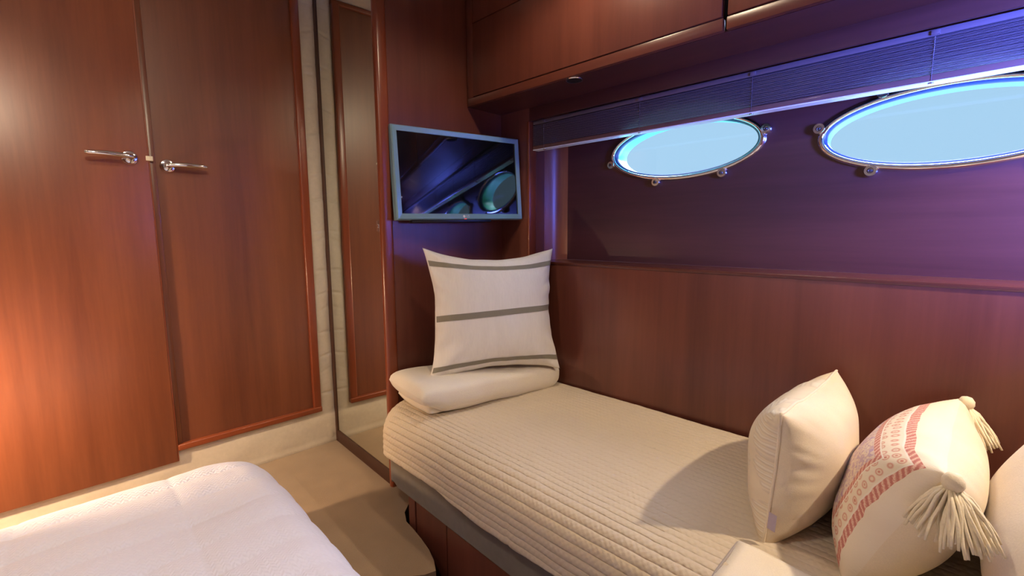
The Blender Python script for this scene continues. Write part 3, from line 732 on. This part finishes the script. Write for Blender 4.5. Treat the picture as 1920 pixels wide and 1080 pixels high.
def piping(f_, m_, parent, rad=0.0032, n=60, edges=True):
    pts = []
    for k in range(n): pts.append(f_(-1+2*k/n, -1, 1))
    for k in range(n): pts.append(f_(1, -1+2*k/n, 1))
    for k in range(n): pts.append(f_(1-2*k/n, 1, 1))
    for k in range(n): pts.append(f_(-1, 1-2*k/n, 1))
    bm = bmesh.new(); tube(bm, pts, rad, 7, closed=True); return from_bm('piping', bm, m_, parent, smooth=True)
def place(e, centre, exv, lean, roll=0.0):
    """exv: horizontal width direction; front (-local y) = ex rotated; lean>0 tips the top away from the front"""
    x = Vector(exv).normalized(); y = Vector((0, 0, 1)).cross(x)
    base = Matrix((x, y, (0, 0, 1))).transposed().to_4x4()
    e.matrix_world = Matrix.Translation(centre) @ base @ Matrix.Rotation(-lean, 4, 'X') @ Matrix.Rotation(roll, 4, 'Y')
# striped pillow in the corner
p = empty('striped_pillow'); tag(p, 'off-white square pillow with three taupe ribbon stripes under the television', 'pillow')
fs_ = pillow_surf(0.535, 0.492, 0.175, 1.7, pinch=0.14, wr=0.013, sag=0.013)
pillow_mesh('cover', fs_, ['crinkle_cotton'], p)
def stripe(v0, v1, tilt=0.0):
    def g(a, c):
        u = -0.985+1.97*a; v = v0+(v1-v0)*c + tilt*u + 0.012*nz(u*2, v0*9)
        return tuple(fs_(u, v, -1, 0.0012))
    return grid_mesh('ribbon_stripe', g, 60, 5, 'taupe_ribbon', p)
stripe(0.715, 0.80, -0.005); stripe(-0.075, 0.015, 0.055); stripe(-0.865, -0.785, 0.02)
place(p, (1.180, 1.285, 0.697), (0.917, -0.399, 0), math.radians(10), math.radians(1.0))
# near cream cushion with embroidered front
p = empty('embroidered_cushion'); tag(p, 'cream cushion with embroidered leaf front, leftmost of the three at the bed head', 'cushion')
f1 = pillow_surf(0.45, 0.292, 0.19, 5.1, pinch=0.07, expo=0.5, wr=0.006)
pillow_mesh('cover', f1, ['embroidered_cotton', 'cream_cotton'], p)
piping(f1, 'piping_cotton', p)
def tagfn(a, c): return (0.229+0.0*a-0.006*math.sin(a*3), 0.006+0.014*a, -0.105+0.035*c)
o = grid_mesh('care_tag', lambda a, c: (0.224+0.004*a, 0.003+0.016*a, -0.10+0.036*c), 3, 3, 'care_tag', p)
place(p, (1.20, 0.238, 0.493), (-1, 0.03, 0), math.radians(3), math.radians(-1.5))
# patterned cushion with tassels
p = empty('tasselled_cushion'); tag(p, 'cream cushion with red and violet woven border and yarn tassels', 'cushion')
f2 = pillow_surf(0.46, 0.292, 0.20, 9.3, pinch=0.06, expo=0.5, wr=0.005)
pillow_mesh('cover', f2, ['paisley_print', 'cream_cotton'], p)
place(p, (1.19, 0.050, 0.484), (-1, 0.02, 0), math.radians(23), math.radians(0))
def tassel(parent, loc, mw):
    inv = mw.to_3x3().inverted(); dn = (inv @ Vector((0, 0, -1))).normalized(); out = (inv @ Vector((-0.35, -0.25, 0))).normalized()
    e = empty('tassel'); e.parent = parent; e.location = loc
    bm = bmesh.new()
    rot = (-dn).to_track_quat('Z', 'Y').to_matrix().to_4x4()
    c0 = out*0.014 + dn*0.004
    lathe(bm, [(0, 0.014), (0.009, 0.011), (0.014, 0.003), (0.0145, -0.005), (0.011, -0.013), (0.006, -0.016)], Matrix.Translation(c0) @ rot, 18)
    from_bm('knot', bm, 'tassel_yarn', e, smooth=True)
    bm = bmesh.new(); s1 = dn.orthogonal().normalized(); s2 = dn.cross(s1)
    rnd = random.Random(3)
    for k in range(110):
        a = rnd.uniform(0, 2*PI); rr = math.sqrt(rnd.random()); ln = rnd.uniform(0.060, 0.080)
        dirv = s1*math.cos(a)*rr + s2*math.sin(a)*rr
        pts = []
        for j in range(6):
            t = j/5; pts.append(c0 + dn*(0.012+ln*t) + dirv*(0.009+0.050*t**0.75) + out*0.01*t + s1*0.002*math.sin(t*7+k) + s2*0.002*math.cos(t*6+k))
        tube(bm, pts, [0.0022, 0.0026, 0.0028, 0.0028, 0.0026, 0.0018], 5)
    fr = from_bm('fringe', bm, 'tassel_yarn', e, smooth=True); fr['kind'] = 'stuff'
for sx_ in (1, -1): tassel(p, tuple(f2(sx_, 1, 1)), p.matrix_world)
# large plain pillow at the bed head
p = empty('plain_pillow'); tag(p, 'large plain cream pillow behind the tasselled cushion at the right edge', 'pillow')
f3 = pillow_surf(0.62, 0.46, 0.20, 13.0, pinch=0.06, expo=0.5, wr=0.004)
pillow_mesh('cover', f3, ['plain_linen'], p); piping(f3, 'piping_cotton', p, 0.002)
place(p, (1.14, -0.195, 0.566), (-1, 0.0, 0), math.radians(29))

# ------------------------------------------------------------------ folded blanket
bk = empty('folded_blanket'); tag(bk, 'thick cream fleece blanket folded flat beneath the striped pillow', 'blanket')
def slab(name, x0, x1, y0, y1, z0, z1, seed, rf, droop=0.0):
    n_r, n_x = 40, 60
    def fn(a, c):
        # a around the section (y-z), c along x
        t = a*2*PI; ex_ = 0.62
        cy_, sy_ = math.cos(t), math.sin(t)
        yy = (abs(cy_)**ex_)*(1 if cy_ > 0 else -1); zz = (abs(sy_)**ex_)*(1 if sy_ > 0 else -1)
        e_ = min(1.0, (1-abs(2*c-1)**14))**0.5
        hy, hz = (y1-y0)/2, (z1-z0)/2
        x = x0+(x1-x0)*(0.5-0.5*math.cos(c*PI)*1.0) if False else x0+(x1-x0)*(0.5+0.5*math.copysign(abs(2*c-1)**0.75, 2*c-1))
        y = (y0+y1)/2 + yy*hy*(0.90+0.10*e_); z = (z0+z1)/2 + zz*hz*(0.06+0.94*e_)
        k = 0.006*nz(x*7, y*7+seed, z*7)
        if droop and zz < 0:
            g_ = min(1.0, max(0.0, (x-x0-0.02)/0.09)); g_ = g_*g_*(3-2*g_)
            z += zz*droop*g_*min(1.0, max(0.0, (0.02-y)/0.10))
        return (x + (1-e_)*0.0 + 0.5*k, y+k, z+0.8*k - rf*(x-x0)/(x1-x0))
    o = grid_mesh(name, fn, n_r, n_x, 'blanket_fleece', bk)
    bm = bmesh.new(); bm.from_mesh(o.data); bmesh.ops.remove_doubles(bm, verts=bm.verts, dist=0.0002); bmesh.ops.holes_fill(bm, edges=bm.edges); bmesh.ops.recalc_face_normals(bm, faces=bm.faces); bm.to_mesh(o.data); bm.free()
    for p_ in o.data.polygons: p_.use_smooth = True
    return o
slab('lower_fold', 0.0, 0.60, -0.125, 0.135, 0.0, 0.055, 2.0, 0.0)
slab('upper_fold', -0.035, 0.60, -0.155, 0.135, 0.044, 0.130, 6.0, 0.025, 0.040)
bk.location = (0.862, 1.385, 0.360); bk.rotation_euler = (0, 0, math.radians(-7))
